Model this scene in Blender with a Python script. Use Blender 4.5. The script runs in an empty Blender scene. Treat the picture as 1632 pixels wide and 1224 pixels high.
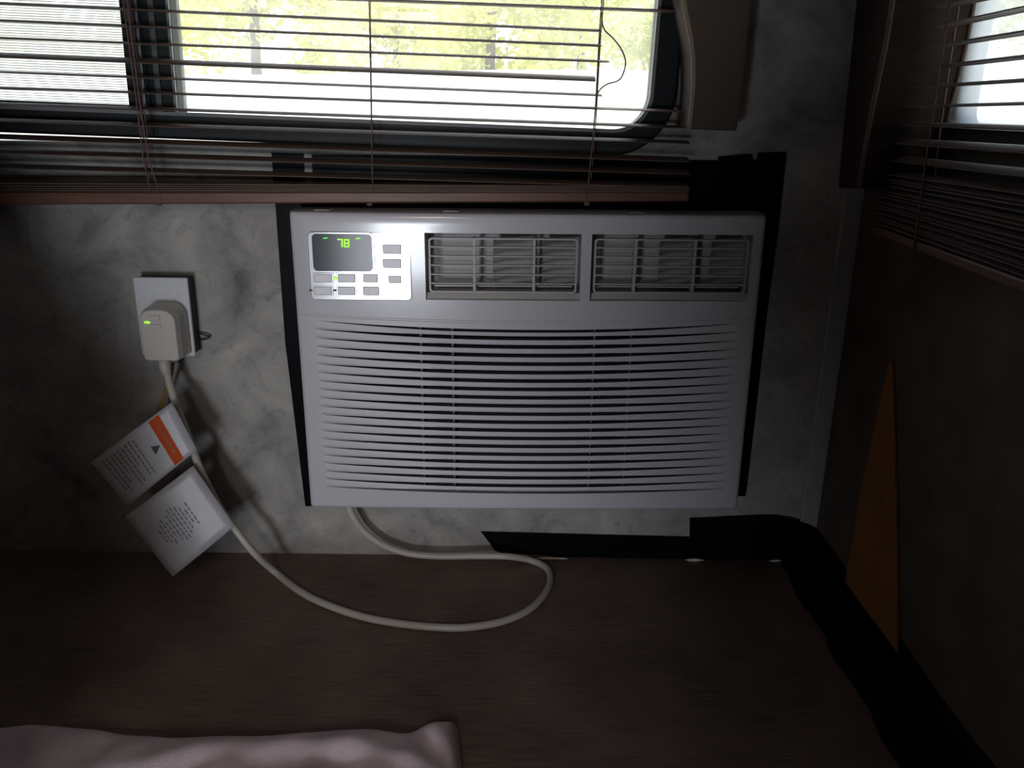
import bpy, math, random
from mathutils import Vector, Matrix
random.seed(7)
SC = bpy.context.scene
COL = SC.collection

# ------------------------------------------------------------------ camera
F = 1340.0
PITCH, YAW, ROLL = math.radians(18.2), math.radians(0.55), math.radians(0.9)
CAM = Vector((0.0, -1.05, 0.60))
FWD = Vector((math.sin(YAW) * math.cos(PITCH), math.cos(YAW) * math.cos(PITCH), -math.sin(PITCH)))
_r = FWD.cross(Vector((0, 0, 1))).normalized()
_u = _r.cross(FWD)
RIGHT = _r * math.cos(ROLL) + _u * math.sin(ROLL)
UP = _u * math.cos(ROLL) - _r * math.sin(ROLL)
cd = bpy.data.cameras.new('camera')
cam = bpy.data.objects.new('camera', cd)
COL.objects.link(cam)
cd.sensor_width = 36.0
cd.lens = 36.0 * F / 1632.0
cd.clip_start = 0.01
cam.matrix_world = Matrix((
    (RIGHT.x, UP.x, -FWD.x, CAM.x),
    (RIGHT.y, UP.y, -FWD.y, CAM.y),
    (RIGHT.z, UP.z, -FWD.z, CAM.z),
    (0, 0, 0, 1)))
SC.camera = cam

# ------------------------------------------------------------------ world, sun, room light, exposure
w = bpy.data.worlds.new('world')
SC.world = w
w.use_nodes = True
wn = w.node_tree
sky = wn.nodes.new('ShaderNodeTexSky')
sky.sky_type = 'NISHITA'
sky.sun_disc = False
sky.sun_elevation = math.radians(52)
sky.sun_rotation = math.radians(10)
sky.dust_density = 2.5
wn.links.new(sky.outputs[0], wn.nodes['Background'].inputs['Color'])
wn.nodes['Background'].inputs['Strength'].default_value = 0.45

sl = bpy.data.lights.new('sun', 'SUN')
sl.energy = 8.0
sl.angle = math.radians(2)
sl.color = (1.0, 0.96, 0.88)
so = bpy.data.objects.new('sun', sl)
COL.objects.link(so)
so.rotation_euler = (math.radians(38), math.radians(-12), 0)     # from over the camper's roof onto the trees beyond

# assumed unseen area light low behind the camera, placed to suit shadows and highlight
al = bpy.data.lights.new('assumed_low_rear_light', 'AREA')
al.shape = 'RECTANGLE'
al.size, al.size_y = 0.32, 0.38
al.energy = 11.0
al.color = (0.87, 0.93, 1.0)
ao = bpy.data.objects.new('assumed_low_rear_light', al)
COL.objects.link(ao)
ao.location = (-0.47, -2.2, 0.15)
ao.rotation_euler = (math.radians(90), 0, math.radians(-10))

# weaker assumed area light, unseen and high behind, added to light board and cloth
al2 = bpy.data.lights.new('assumed_high_rear_light', 'AREA')
al2.shape = 'RECTANGLE'
al2.size, al2.size_y = 0.20, 0.30
al2.energy = 4.2
al2.color = (1.0, 0.88, 0.80)
ao2 = bpy.data.objects.new('assumed_high_rear_light', al2)
COL.objects.link(ao2)
ao2.location = (-0.34, -2.1, 1.0)
ao2.rotation_euler = (math.radians(62), 0, math.radians(-8))

vs = SC.view_settings
vs.view_transform = 'Standard'
vs.look = 'None'
vs.exposure = 0.0
vs.gamma = 1.0
vs.use_curve_mapping = False
SC.cycles.use_denoising = True
SC.cycles.max_bounces = 10
SC.cycles.transparent_max_bounces = 24

# ------------------------------------------------------------------ helpers
def ray(px, py):
    return FWD + RIGHT * ((px - 816) / F) - UP * ((py - 612) / F)

def on(axis, px, py, v):
    d = ray(px, py)
    return CAM + d * ((v - CAM[axis]) / d[axis])

def wallp(px, py, y=0.0): return on(1, px, py, y)
def sidep(px, py, x): return on(0, px, py, x)
def floorp(px, py, z=0.0): return on(2, px, py, z)

def empty(name, loc=(0, 0, 0), rot=(0, 0, 0), parent=None):
    o = bpy.data.objects.new(name, None)
    COL.objects.link(o)
    o.location = loc
    o.rotation_euler = rot
    o.empty_display_size = 0.02
    if parent: o.parent = parent
    return o

def tag(o, label=None, cat=None, group=None, kind=None):
    if label: o['label'] = label
    if cat: o['category'] = cat
    if group: o['group'] = group
    if kind: o['kind'] = kind
    return o

class MB:
    def __init__(s): s.v = []; s.f = []
    def add(s, vs, fs):
        n = len(s.v)
        s.v += [tuple(v) for v in vs]
        s.f += [tuple(i + n for i in f) for f in fs]
        return s
    def box(s, a, b):
        x0, y0, z0 = a; x1, y1, z1 = b
        x0, x1 = min(x0, x1), max(x0, x1); y0, y1 = min(y0, y1), max(y0, y1); z0, z1 = min(z0, z1), max(z0, z1)
        return s.add([(x0, y0, z0), (x1, y0, z0), (x1, y1, z0), (x0, y1, z0), (x0, y0, z1), (x1, y0, z1), (x1, y1, z1), (x0, y1, z1)],
                     [(0, 3, 2, 1), (4, 5, 6, 7), (0, 1, 5, 4), (1, 2, 6, 5), (2, 3, 7, 6), (3, 0, 4, 7)])
    def prism(s, pts, off):
        n = len(pts); off = Vector(off)
        P = [Vector(p) for p in pts]
        s.add([*P, *[p + off for p in P]],
              [tuple(range(n)), tuple(range(2 * n - 1, n - 1, -1))] + [(i, i + n, (i + 1) % n + n, (i + 1) % n) for i in range(n)])
        return s
    def ring(s, lo, li, off):
        n = len(lo); off = Vector(off)
        A = [Vector(p) for p in lo]; B = [Vector(p) for p in li]
        V = A + B + [p + off for p in A] + [p + off for p in B]
        fs = []
        for i in range(n):
            j = (i + 1) % n
            fs += [(i, j, n + j, n + i), (2 * n + i, 3 * n + i, 3 * n + j, 2 * n + j), (i, 2 * n + i, 2 * n + j, j), (n + i, n + j, 3 * n + j, 3 * n + i)]
        return s.add(V, fs)
    def tube(s, path, r, seg=10, caps=True):
        P = [Vector(p) for p in path]
        n = len(P)
        t0 = (P[1] - P[0]).normalized()
        up = Vector((0, 0, 1)) if abs(t0.z) < 0.9 else Vector((1, 0, 0))
        nrm = t0.cross(up).normalized()
        V = []
        for i, p in enumerate(P):
            t = (P[min(i + 1, n - 1)] - P[max(i - 1, 0)]).normalized()
            nrm = (nrm - t * nrm.dot(t)).normalized()
            b = t.cross(nrm)
            rr = r[i] if isinstance(r, (list, tuple)) else r
            for k in range(seg):
                a = 2 * math.pi * k / seg
                V.append(p + nrm * (math.cos(a) * rr) + b * (math.sin(a) * rr))
        fs = []
        for i in range(n - 1):
            for k in range(seg):
                k2 = (k + 1) % seg
                fs.append((i * seg + k, i * seg + k2, (i + 1) * seg + k2, (i + 1) * seg + k))
        if caps:
            fs.append(tuple(range(seg - 1, -1, -1)))
            fs.append(tuple((n - 1) * seg + k for k in range(seg)))
        return s.add(V, fs)
    def obj(s, name, mat, parent=None, smooth=False, bevel=0.0, seg=2, loc=None, rot=None):
        me = bpy.data.meshes.new(name)
        me.from_pydata(s.v, [], s.f)
        me.validate()
        import bmesh
        bm = bmesh.new(); bm.from_mesh(me)
        bmesh.ops.recalc_face_normals(bm, faces=bm.faces)
        bm.to_mesh(me); bm.free()
        me.materials.append(mat)
        if smooth:
            for p in me.polygons: p.use_smooth = True
        o = bpy.data.objects.new(name, me)
        COL.objects.link(o)
        if parent: o.parent = parent
        if loc: o.location = loc
        if rot: o.rotation_euler = rot
        if bevel:
            m = o.modifiers.new('bevel', 'BEVEL')
            m.width = bevel; m.segments = seg; m.limit_method = 'ANGLE'; m.angle_limit = math.radians(35)
        return o

def catmull(pts, n=10):
    P = [Vector(p) for p in pts]
    P = [P[0] * 2 - P[1]] + P + [P[-1] * 2 - P[-2]]
    out = []
    for i in range(1, len(P) - 2):
        a, b, c, d = P[i - 1:i + 3]
        for k in range(n):
            t = k / n
            out.append(0.5 * ((2 * b) + (c - a) * t + (2 * a - 5 * b + 4 * c - d) * t * t + (3 * b - a - 3 * c + d) * t ** 3))
    out.append(P[-2])
    return out

def rrect(x0, z0, x1, z1, r, n=6):
    """rounded rectangle loop in (x, z); r = one radius or four (bl, br, tr, tl)"""
    rs = r if isinstance(r, (list, tuple)) else [r] * 4
    out = []
    for (cx, cz, a0, rr) in ((x0, z0, 180, rs[0]), (x1, z0, 270, rs[1]), (x1, z1, 0, rs[2]), (x0, z1, 90, rs[3])):
        ccx = cx + (rr if cx == x0 else -rr); ccz = cz + (rr if cz == z0 else -rr)
        for k in range(n + 1):
            a = math.radians(a0 + 90 * k / n)
            out.append((ccx + rr * math.cos(a), ccz + rr * math.sin(a)))
    return out

# ------------------------------------------------------------------ materials
def mat(name, col, rough=0.5, metal=0.0, spec=0.5, coat=0.0, emit=None, estr=0.0, var=0.0, vscale=40, bump=0.0, bscale=300):
    m = bpy.data.materials.new(name)
    m.use_nodes = True
    nt = m.node_tree
    b = nt.nodes['Principled BSDF']
    b.inputs['Base Color'].default_value = (*col, 1)
    b.inputs['Roughness'].default_value = rough
    b.inputs['Metallic'].default_value = metal
    b.inputs['Specular IOR Level'].default_value = spec
    b.inputs['Coat Weight'].default_value = coat
    if emit:
        b.inputs['Emission Color'].default_value = (*emit, 1)
        b.inputs['Emission Strength'].default_value = estr
    tc = nt.nodes.new('ShaderNodeTexCoord')
    if var:
        n = nt.nodes.new('ShaderNodeTexNoise')
        n.inputs['Scale'].default_value = vscale; n.inputs['Detail'].default_value = 5
        nt.links.new(tc.outputs['Object'], n.inputs['Vector'])
        r = nt.nodes.new('ShaderNodeValToRGB')
        r.color_ramp.elements[0].position = 0.3; r.color_ramp.elements[1].position = 0.7
        r.color_ramp.elements[0].color = (*[c * (1 - var) for c in col], 1)
        r.color_ramp.elements[1].color = (*[min(1, c * (1 + var)) for c in col], 1)
        nt.links.new(n.outputs['Fac'], r.inputs['Fac'])
        nt.links.new(r.outputs['Color'], b.inputs['Base Color'])
    if bump:
        n2 = nt.nodes.new('ShaderNodeTexNoise')
        n2.inputs['Scale'].default_value = bscale; n2.inputs['Detail'].default_value = 4
        nt.links.new(tc.outputs['Object'], n2.inputs['Vector'])
        bp = nt.nodes.new('ShaderNodeBump')
        bp.inputs['Strength'].default_value = bump; bp.inputs['Distance'].default_value = 0.002
        nt.links.new(n2.outputs['Fac'], bp.inputs['Height'])
        nt.links.new(bp.outputs['Normal'], b.inputs['Normal'])
    return m

def wallpaper():
    m = mat('wallpaper', (0.4, 0.39, 0.37), 0.7)
    nt = m.node_tree; b = nt.nodes['Principled BSDF']
    tc = nt.nodes.new('ShaderNodeTexCoord')
    def noise(sc, det, dist, rgh=0.6):
        n = nt.nodes.new('ShaderNodeTexNoise')
        n.inputs['Scale'].default_value = sc; n.inputs['Detail'].default_value = det
        n.inputs['Distortion'].default_value = dist; n.inputs['Roughness'].default_value = rgh
        nt.links.new(tc.outputs['Object'], n.inputs['Vector'])
        return n
    def ramp(n, stops):
        r = nt.nodes.new('ShaderNodeValToRGB')
        e = r.color_ramp.elements
        e[0].position, e[0].color = stops[0][0], (*stops[0][1], 1)
        e[1].position, e[1].color = stops[-1][0], (*stops[-1][1], 1)
        for p, c in stops[1:-1]:
            x = e.new(p); x.color = (*c, 1)
        nt.links.new(n.outputs['Fac'], r.inputs['Fac'])
        return r
    base = ramp(noise(11, 9, 0.6), [(0.30, (0.17, 0.165, 0.16)), (0.46, (0.34, 0.325, 0.31)), (0.60, (0.44, 0.42, 0.395)), (0.74, (0.56, 0.525, 0.48))])
    smud = ramp(noise(38, 6, 1.6, 0.7), [(0.30, (0.62, 0.62, 0.63)), (0.46, (1, 1, 1)), (0.60, (1, 1, 1)), (0.74, (1.0, 0.95, 0.88))])
    mx = nt.nodes.new('ShaderNodeMix'); mx.data_type = 'RGBA'; mx.blend_type = 'MULTIPLY'
    mx.inputs['Factor'].default_value = 0.9
    nt.links.new(base.outputs['Color'], mx.inputs['A']); nt.links.new(smud.outputs['Color'], mx.inputs['B'])
    nt.links.new(mx.outputs['Result'], b.inputs['Base Color'])
    bp = nt.nodes.new('ShaderNodeBump'); bp.inputs['Strength'].default_value = 0.12; bp.inputs['Distance'].default_value = 0.001
    nb = noise(120, 5, 0.5); nt.links.new(nb.outputs['Fac'], bp.inputs['Height'])
    nt.links.new(bp.outputs['Normal'], b.inputs['Normal'])
    return m

def streaky(name, c0, c1, scale=(6, 90, 6), rough=0.6, spec=0.3, bump=0.15):
    m = mat(name, c0, rough, spec=spec)
    nt = m.node_tree; b = nt.nodes['Principled BSDF']
    tc = nt.nodes.new('ShaderNodeTexCoord'); mp = nt.nodes.new('ShaderNodeMapping')
    mp.inputs['Scale'].default_value = scale
    nt.links.new(tc.outputs['Object'], mp.inputs['Vector'])
    n = nt.nodes.new('ShaderNodeTexNoise'); n.inputs['Scale'].default_value = 4; n.inputs['Detail'].default_value = 8
    n.inputs['Roughness'].default_value = 0.65
    nt.links.new(mp.outputs['Vector'], n.inputs['Vector'])
    n2 = nt.nodes.new('ShaderNodeTexNoise'); n2.inputs['Scale'].default_value = 7; n2.inputs['Detail'].default_value = 3
    nt.links.new(tc.outputs['Object'], n2.inputs['Vector'])
    ad = nt.nodes.new('ShaderNodeMath'); ad.operation = 'MULTIPLY_ADD'
    ad.inputs[1].default_value = 0.45; 
    nt.links.new(n2.outputs['Fac'], ad.inputs[0]); 
    ml = nt.nodes.new('ShaderNodeMath'); ml.operation = 'MULTIPLY'; ml.inputs[1].default_value = 0.62
    nt.links.new(n.outputs['Fac'], ml.inputs[0]); nt.links.new(ml.outputs[0], ad.inputs[2])
    r = nt.nodes.new('ShaderNodeValToRGB')
    r.color_ramp.elements[0].position = 0.36; r.color_ramp.elements[1].position = 0.70
    r.color_ramp.elements[0].color = (*c0, 1); r.color_ramp.elements[1].color = (*c1, 1)
    nt.links.new(ad.outputs[0], r.inputs['Fac'])
    nt.links.new(r.outputs['Color'], b.inputs['Base Color'])
    if bump:
        bp = nt.nodes.new('ShaderNodeBump'); bp.inputs['Strength'].default_value = bump; bp.inputs['Distance'].default_value = 0.001
        nt.links.new(n.outputs['Fac'], bp.inputs['Height']); nt.links.new(bp.outputs['Normal'], b.inputs['Normal'])
    return m

def glass(name, dust, dust2, tint=(0.93, 0.96, 0.95)):
    """window pane: clear, a little mirror, with translucent dust on it"""
    m = bpy.data.materials.new(name); m.use_nodes = True
    nt = m.node_tree
    nt.nodes.remove(nt.nodes['Principled BSDF'])
    out = nt.nodes['Material Output']
    tr = nt.nodes.new('ShaderNodeBsdfTransparent'); tr.inputs['Color'].default_value = (*tint, 1)
    gl = nt.nodes.new('ShaderNodeBsdfGlossy'); gl.inputs['Roughness'].default_value = 0.03
    tl = nt.nodes.new('ShaderNodeBsdfTranslucent'); tl.inputs['Color'].default_value = (0.85, 0.88, 0.9, 1)
    mx = nt.nodes.new('ShaderNodeMixShader'); mx.inputs[0].default_value = 0.012
    nt.links.new(tr.outputs[0], mx.inputs[1]); nt.links.new(gl.outputs[0], mx.inputs[2])
    tc = nt.nodes.new('ShaderNodeTexCoord')
    n = nt.nodes.new('ShaderNodeTexNoise'); n.inputs['Scale'].default_value = 9; n.inputs['Detail'].default_value = 7
    nt.links.new(tc.outputs['Object'], n.inputs['Vector'])
    mr = nt.nodes.new('ShaderNodeMapRange')
    mr.inputs['From Min'].default_value = 0.3; mr.inputs['From Max'].default_value = 0.7
    mr.inputs['To Min'].default_value = dust; mr.inputs['To Max'].default_value = dust2
    nt.links.new(n.outputs['Fac'], mr.inputs['Value'])
    m2 = nt.nodes.new('ShaderNodeMixShader')
    nt.links.new(mr.outputs[0], m2.inputs[0]); nt.links.new(mx.outputs[0], m2.inputs[1]); nt.links.new(tl.outputs[0], m2.inputs[2])
    nt.links.new(m2.outputs[0], out.inputs['Surface'])
    return m

def screenmat():
    """woven insect screen: fine wires with open gaps"""
    m = bpy.data.materials.new('insect_screen'); m.use_nodes = True
    nt = m.node_tree; out = nt.nodes['Material Output']; b = nt.nodes['Principled BSDF']
    b.inputs['Base Color'].default_value = (0.35, 0.37, 0.38, 1); b.inputs['Roughness'].default_value = 0.6
    tc = nt.nodes.new('ShaderNodeTexCoord'); sp = nt.nodes.new('ShaderNodeSeparateXYZ')
    nt.links.new(tc.outputs['Object'], sp.inputs[0])
    res = []
    for ax, per, th in (('X', 0.0019, 0.93), ('Z', 0.0027, 0.74)):
        d = nt.nodes.new('ShaderNodeMath'); d.operation = 'MULTIPLY'; d.inputs[1].default_value = 1 / per
        nt.links.new(sp.outputs[ax], d.inputs[0])
        fr = nt.nodes.new('ShaderNodeMath'); fr.operation = 'FRACT'; nt.links.new(d.outputs[0], fr.inputs[0])
        gt = nt.nodes.new('ShaderNodeMath'); gt.operation = 'GREATER_THAN'; gt.inputs[1].default_value = th
        nt.links.new(fr.outputs[0], gt.inputs[0]); res.append(gt)
    mxm = nt.nodes.new('ShaderNodeMath'); mxm.operation = 'MAXIMUM'
    nt.links.new(res[0].outputs[0], mxm.inputs[0]); nt.links.new(res[1].outputs[0], mxm.inputs[1])
    tr = nt.nodes.new('ShaderNodeBsdfTransparent')
    mx = nt.nodes.new('ShaderNodeMixShader')
    nt.links.new(mxm.outputs[0], mx.inputs[0]); nt.links.new(tr.outputs[0], mx.inputs[1]); nt.links.new(b.outputs[0], mx.inputs[2])
    nt.links.new(mx.outputs[0], out.inputs['Surface'])
    return m

M = {}
M['wallpaper'] = wallpaper()
M['floor'] = streaky('platform_board', (0.10, 0.066, 0.055), (0.32, 0.23, 0.19), (5, 130, 6))
M['dark_side'] = mat('dark_panel', (0.06, 0.05, 0.045), 0.7, var=0.2, vscale=20)
M['side_wall'] = mat('side_wall_paper', (0.15, 0.115, 0.09), 0.75, var=0.3, vscale=14)
M['beige'] = mat('beige_lining', (0.20, 0.165, 0.14), 0.8, var=0.1, vscale=10)
M['plastic'] = mat('white_plastic', (0.66, 0.655, 0.71), 0.22, spec=0.5, coat=0.45)
M['plastic'].node_tree.nodes['Principled BSDF'].inputs['Coat Roughness'].default_value = 0.10
M['plastic_grey'] = mat('grey_plastic', (0.52, 0.50, 0.50), 0.40)
M['slat_white'] = mat('slat_plastic', (0.66, 0.655, 0.71), 0.42, spec=0.35)
M['silver'] = mat('silver_panel', (0.58, 0.58, 0.61), 0.17, metal=0.16, spec=0.6)
M['button'] = mat('button_grey', (0.74, 0.73, 0.75), 0.34, spec=0.45, metal=0.04)
M['display'] = mat('display_glass', (0.012, 0.014, 0.025), 0.16, spec=0.22)
M['led'] = mat('green_led', (0.1, 0.4, 0.02), 0.4, emit=(0.42, 1.0, 0.03), estr=0.9)
M['led2'] = mat('emerald_led', (0.02, 0.4, 0.05), 0.4, emit=(0.06, 0.9, 0.06), estr=0.8)
M['ivory'] = mat('ivory_plastic', (0.62, 0.58, 0.53), 0.35)
M['outlet'] = mat('outlet_white', (0.72, 0.72, 0.75), 0.3)
M['cable'] = mat('cable_vinyl', (0.60, 0.55, 0.50), 0.4)
M['tape'] = mat('black_tape', (0.006, 0.0065, 0.008), 0.30, spec=0.035, bump=0.12, bscale=45)
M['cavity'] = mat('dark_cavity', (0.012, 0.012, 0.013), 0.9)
M['black_metal'] = mat('black_frame', (0.010, 0.013, 0.016), 0.5, spec=0.3, var=0.2, vscale=30)
M['gasket'] = mat('grey_gasket', (0.22, 0.23, 0.24), 0.5)
M['slat'] = streaky('brown_slat', (0.085, 0.055, 0.042), (0.15, 0.10, 0.075), (5, 60, 60), 0.55, 0.3, 0.0)
M['rail'] = streaky('reddish_rail', (0.10, 0.042, 0.028), (0.19, 0.085, 0.055), (3, 60, 90), 0.42, 0.4, 0.0)
M['cord'] = mat('brown_cord', (0.16, 0.10, 0.085), 0.8)
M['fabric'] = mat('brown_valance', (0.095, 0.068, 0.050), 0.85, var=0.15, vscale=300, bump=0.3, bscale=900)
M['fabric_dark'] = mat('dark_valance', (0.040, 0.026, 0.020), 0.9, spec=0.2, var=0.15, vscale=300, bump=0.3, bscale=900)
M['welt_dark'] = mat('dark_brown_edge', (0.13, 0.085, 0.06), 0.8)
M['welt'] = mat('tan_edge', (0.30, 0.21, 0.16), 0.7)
M['trimgrey'] = mat('corner_trim_grey', (0.42, 0.44, 0.45), 0.5, var=0.06)
M['wood'] = streaky('orange_brown_streaks', (0.34, 0.135, 0.036), (0.52, 0.22, 0.07), (20, 20, 4), 0.65)  # streaky orange-brown colour of the wedge on the right wall
M['paper'] = mat('tag_paper', (0.62, 0.60, 0.64), 0.35, var=0.05, vscale=60, bump=0.1, bscale=60)
M['orange'] = mat('orange_print', (0.75, 0.10, 0.012), 0.6, spec=0.2)
M['ink'] = mat('print_ink', (0.05, 0.05, 0.055), 0.5)
M['inkgrey'] = mat('pale_print_ink', (0.26, 0.25, 0.27), 0.5)
M['cloth'] = mat('pale_cloth', (0.76, 0.62, 0.68), 0.9, var=0.06, vscale=60, bump=0.4, bscale=700)
M['caulk'] = mat('white_caulk', (0.7, 0.68, 0.64), 0.6)
M['yellow'] = mat('yellow_wire', (0.36, 0.22, 0.04), 0.5)
M['glass'] = glass('window_glass', 0.06, 0.18)
M['glass_left'] = glass('misty_window_glass', 0.28, 0.50)
M['glass_right'] = glass('hazy_window_glass', 0.30, 0.62)
M['screen'] = screenmat()
M['ground'] = mat('dry_ground', (0.62, 0.60, 0.52), 0.95, var=0.12, vscale=1.5)
M['bark'] = mat('bark', (0.22, 0.19, 0.16), 0.9, var=0.3, vscale=8)
def leafmat(name, col):
    m = mat(name, col, 0.6, var=0.35, vscale=2.2)
    b = m.node_tree.nodes['Principled BSDF']
    nt = m.node_tree
    tl = nt.nodes.new('ShaderNodeBsdfTranslucent'); tl.inputs['Color'].default_value = (col[0] * 1.25, col[1] * 1.15, col[2], 1)
    mx = nt.nodes.new('ShaderNodeMixShader'); mx.inputs[0].default_value = 0.55
    nt.links.new(b.outputs[0], mx.inputs[1]); nt.links.new(tl.outputs[0], mx.inputs[2])
    nt.links.new(mx.outputs[0], nt.nodes['Material Output'].inputs['Surface'])
    return m
M['leaf'] = leafmat('leaf_yellow_green', (0.68, 0.70, 0.27))
M['leaf2'] = leafmat('leaf_pale_green', (0.64, 0.68, 0.40))

# ------------------------------------------------------------------ the room shell
XR = 0.437          # right wall
XL = -0.85          # left wall
ZC = 1.15           # ceiling
T = 0.03
HB = (-0.80, wallp(1043, 60).x + 0.022, 0.553, 0.98)     # hole in the back wall (x0, x1, z0, z1)
mb = MB()
mb.box((XL - T, 0, -0.06), (HB[0], T, ZC)); mb.box((HB[1], 0, -0.06), (XR + T, T, ZC))
mb.box((HB[0], 0, -0.06), (HB[1], T, HB[2])); mb.box((HB[0], 0, HB[3]), (HB[1], T, ZC))
mb.prism([(HB[1], 0, HB[2]), (HB[1] - 0.052, 0, HB[2]), (HB[1], 0, HB[2] + 0.052)], (0, T, 0))     # rounded corner of the cut-out
tag(mb.obj('wall_back', M['wallpaper']), 'grey mottled wallpapered back wall around the air conditioner', kind='structure')

ry1 = sidep(1538, 100, XR + 0.022).y; rz0 = sidep(1600, 206, XR).z
HR = (-0.80, ry1 + 0.015, rz0 - 0.015, 0.98)    # hole in the right wall (y0, y1, z0, z1)
mb = MB()
mb.box((XR, -1.40, -0.06), (XR + T, HR[0], ZC)); mb.box((XR, HR[1], -0.06), (XR + T, 0, ZC))
mb.box((XR, HR[0], -0.06), (XR + T, HR[1], HR[2])); mb.box((XR, HR[0], HR[3]), (XR + T, HR[1], ZC))
tag(mb.obj('wall_right', M['side_wall']), 'dark brownish right side wall below the second window', kind='structure')
tag(MB().box((XL - T, -1.4, -0.06), (XL, 0, ZC)).obj('wall_left', M['beige']), kind='structure')
tag(MB().box((XL - T, -1.25, -0.06), (XR + T, 0.0, 0.0)).obj('floor', M['floor']), 'dark brown wood-grained bunk board under the air conditioner', kind='structure')
tag(MB().box((-1.6, -3.3, ZC), (1.3, T, ZC + T)).obj('ceiling', M['beige']), kind='structure')
# unseen added partition, opening cut to shade left and upper right; room behind
mb = MB()
yP = -1.27
mb.prism([(XL - 0.75, yP, -0.8), (-0.70, yP, -0.8), (-0.70, yP, 0.44), (-0.37, yP, 0.50), (-0.37, yP, ZC), (XL - 0.75, yP, ZC)], (0, -T, 0))
mb.prism([(-0.10, yP, -0.8), (1.3, yP, -0.8), (1.3, yP, ZC), (-0.18, yP, ZC), (-0.18, yP, 0.62), (-0.12, yP, 0.5), (-0.17, yP, 0.39), (-0.235, yP, 0.31), (-0.235, yP, 0.25), (-0.16, yP, 0.13), (-0.10, yP, 0.0)], (0, -T, 0))
mb.box((-0.70, yP, -0.8), (-0.10, yP - T, -0.06))
mb.box((-1.6, -3.3, -0.8), (-1.6 + T, yP, ZC)); mb.box((1.3 - T, -3.3, -0.8), (1.3, yP, ZC))
mb.box((-1.6, -3.3, -0.8), (1.3, -3.3 + T, ZC)); mb.box((-1.6, -3.3, -0.83), (1.3, yP, -0.8))
tag(mb.obj('wall_rear_blocker', M['beige']), kind='structure')
# unseen panel added out of view, edge outlined to cast the left-hand shade
yC = -0.60
mb = MB().prism([(-0.84, yC, 0.0), (-0.385, yC, 0.0), (-0.40, yC, 0.06), (-0.435, yC, 0.22), (-0.505, yC, 0.32), (-0.53, yC, 0.40), (-0.60, yC, 0.62), (-0.84, yC, 0.62)], (0, -0.03, 0))
tag(mb.obj('shade_panel_left', M['dark_side']), kind='structure')

# corner strip between the back wall and the right wall
a0, a1 = wallp(1333, 391), wallp(1264, 819)
mb = MB().box((0.412, -0.006, 0.02), (XR, 0, ZC))
tag(mb.obj('trim_2', M['trimgrey'], bevel=0.002), 'pale grey moulding strip running up the wall corner', kind='structure')

# ------------------------------------------------------------------ main window
g0, g1 = wallp(288, 180, -0.004), wallp(952, 206, -0.004)
ang = math.atan2(g1.z - g0.z, g1.x - g0.x)
W1 = empty('window_1', (g1.x, 0, g1.z), (0, -ang, 0))
tag(W1, 'wide black-framed sliding window with rounded corner above the air conditioner', kind='structure')
def w1(px, py, y=-0.004):
    p = wallp(px, py, y) - Vector((g1.x, 0, g1.z))
    return p.x * math.cos(ang) + p.z * math.sin(ang), -p.x * math.sin(ang) + p.z * math.cos(ang)
gx1 = w1(1043, 60)[0]                       # right edge of the glass
fx1 = w1(1087, 60, -0.012)[0]               # right edge of the frame
fz0 = w1(800, 242, -0.012)[1]               # bottom of the frame
mxl, mxr = w1(207, 150)[0], w1(286, 150)[0]
lz = w1(100, 163)[1]
LX = -0.80 - g1.x; TZ = 0.42
lo = [(x, -0.014, z) for x, z in rrect(LX - 0.045, fz0, fx1, TZ + 0.04, (0.01, 0.075, 0.075, 0.01), 10)]
li = [(x, -0.014, z) for x, z in rrect(LX, 0.0, gx1, TZ, (0.005, 0.042, 0.042, 0.005), 10)]
MB().ring(lo, li, (0, 0.036, 0)).obj('window_frame', M['black_metal'], W1, bevel=0.003)
lo = [(x, -0.016, z) for x, z in rrect(LX - 0.003, -0.003, gx1 + 0.003, TZ + 0.003, (0.005, 0.044, 0.044, 0.005), 10)]
li = [(x, -0.016, z) for x, z in rrect(LX + 0.001, 0.001, gx1 - 0.001, TZ - 0.001, (0.005, 0.041, 0.041, 0.005), 10)]
MB().ring(lo, li, (0, 0.012, 0)).obj('gasket', M['gasket'], W1)
MB().box((mxl + 0.008, -0.012, 0), (mxr, 0.02, TZ)).obj('mullion', M['black_metal'], W1, bevel=0.002)
MB().box((mxl + 0.020, -0.016, 0.001), (mxl + 0.0225, -0.010, TZ)).obj('mullion_bead', M['gasket'], W1)
MB().box((mxl + 0.034, -0.0155, 0.001), (mxl + 0.041, -0.010, TZ)).obj('mullion_seal', mat('dull_seal', (0.09, 0.10, 0.10), 0.5), W1, bevel=0.001)
MB().box((mxr - 0.0035, -0.0150, 0.001), (mxr - 0.0005, -0.010, TZ)).obj('pane_bead', M['gasket'], W1)
MB().box((mxl, 0.007, 0.004), (gx1 + 0.004, 0.009, TZ)).obj('pane', M['glass'], W1)
# left, sliding half with its insect screen
mb = MB()
mb.box((LX, -0.008, -0.002), (mxl, 0.012, lz)); mb.box((mxl, -0.010, -0.002), (mxl + 0.009, 0.012, TZ))
mb.obj('sash', M['black_metal'], W1, bevel=0.001)
MB().box((LX, 0.013, lz - 0.002), (mxl + 0.004, 0.015, TZ)).obj('pane', M['glass_left'], W1)
s_ = MB().add([(LX, 0.0, lz - 0.002), (mxl + 0.002, 0.0, lz - 0.002), (mxl + 0.002, 0.0, TZ), (LX, 0.0, TZ)], [(0, 1, 2, 3)]).obj('insect_screen', M['screen'], W1)

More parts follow.
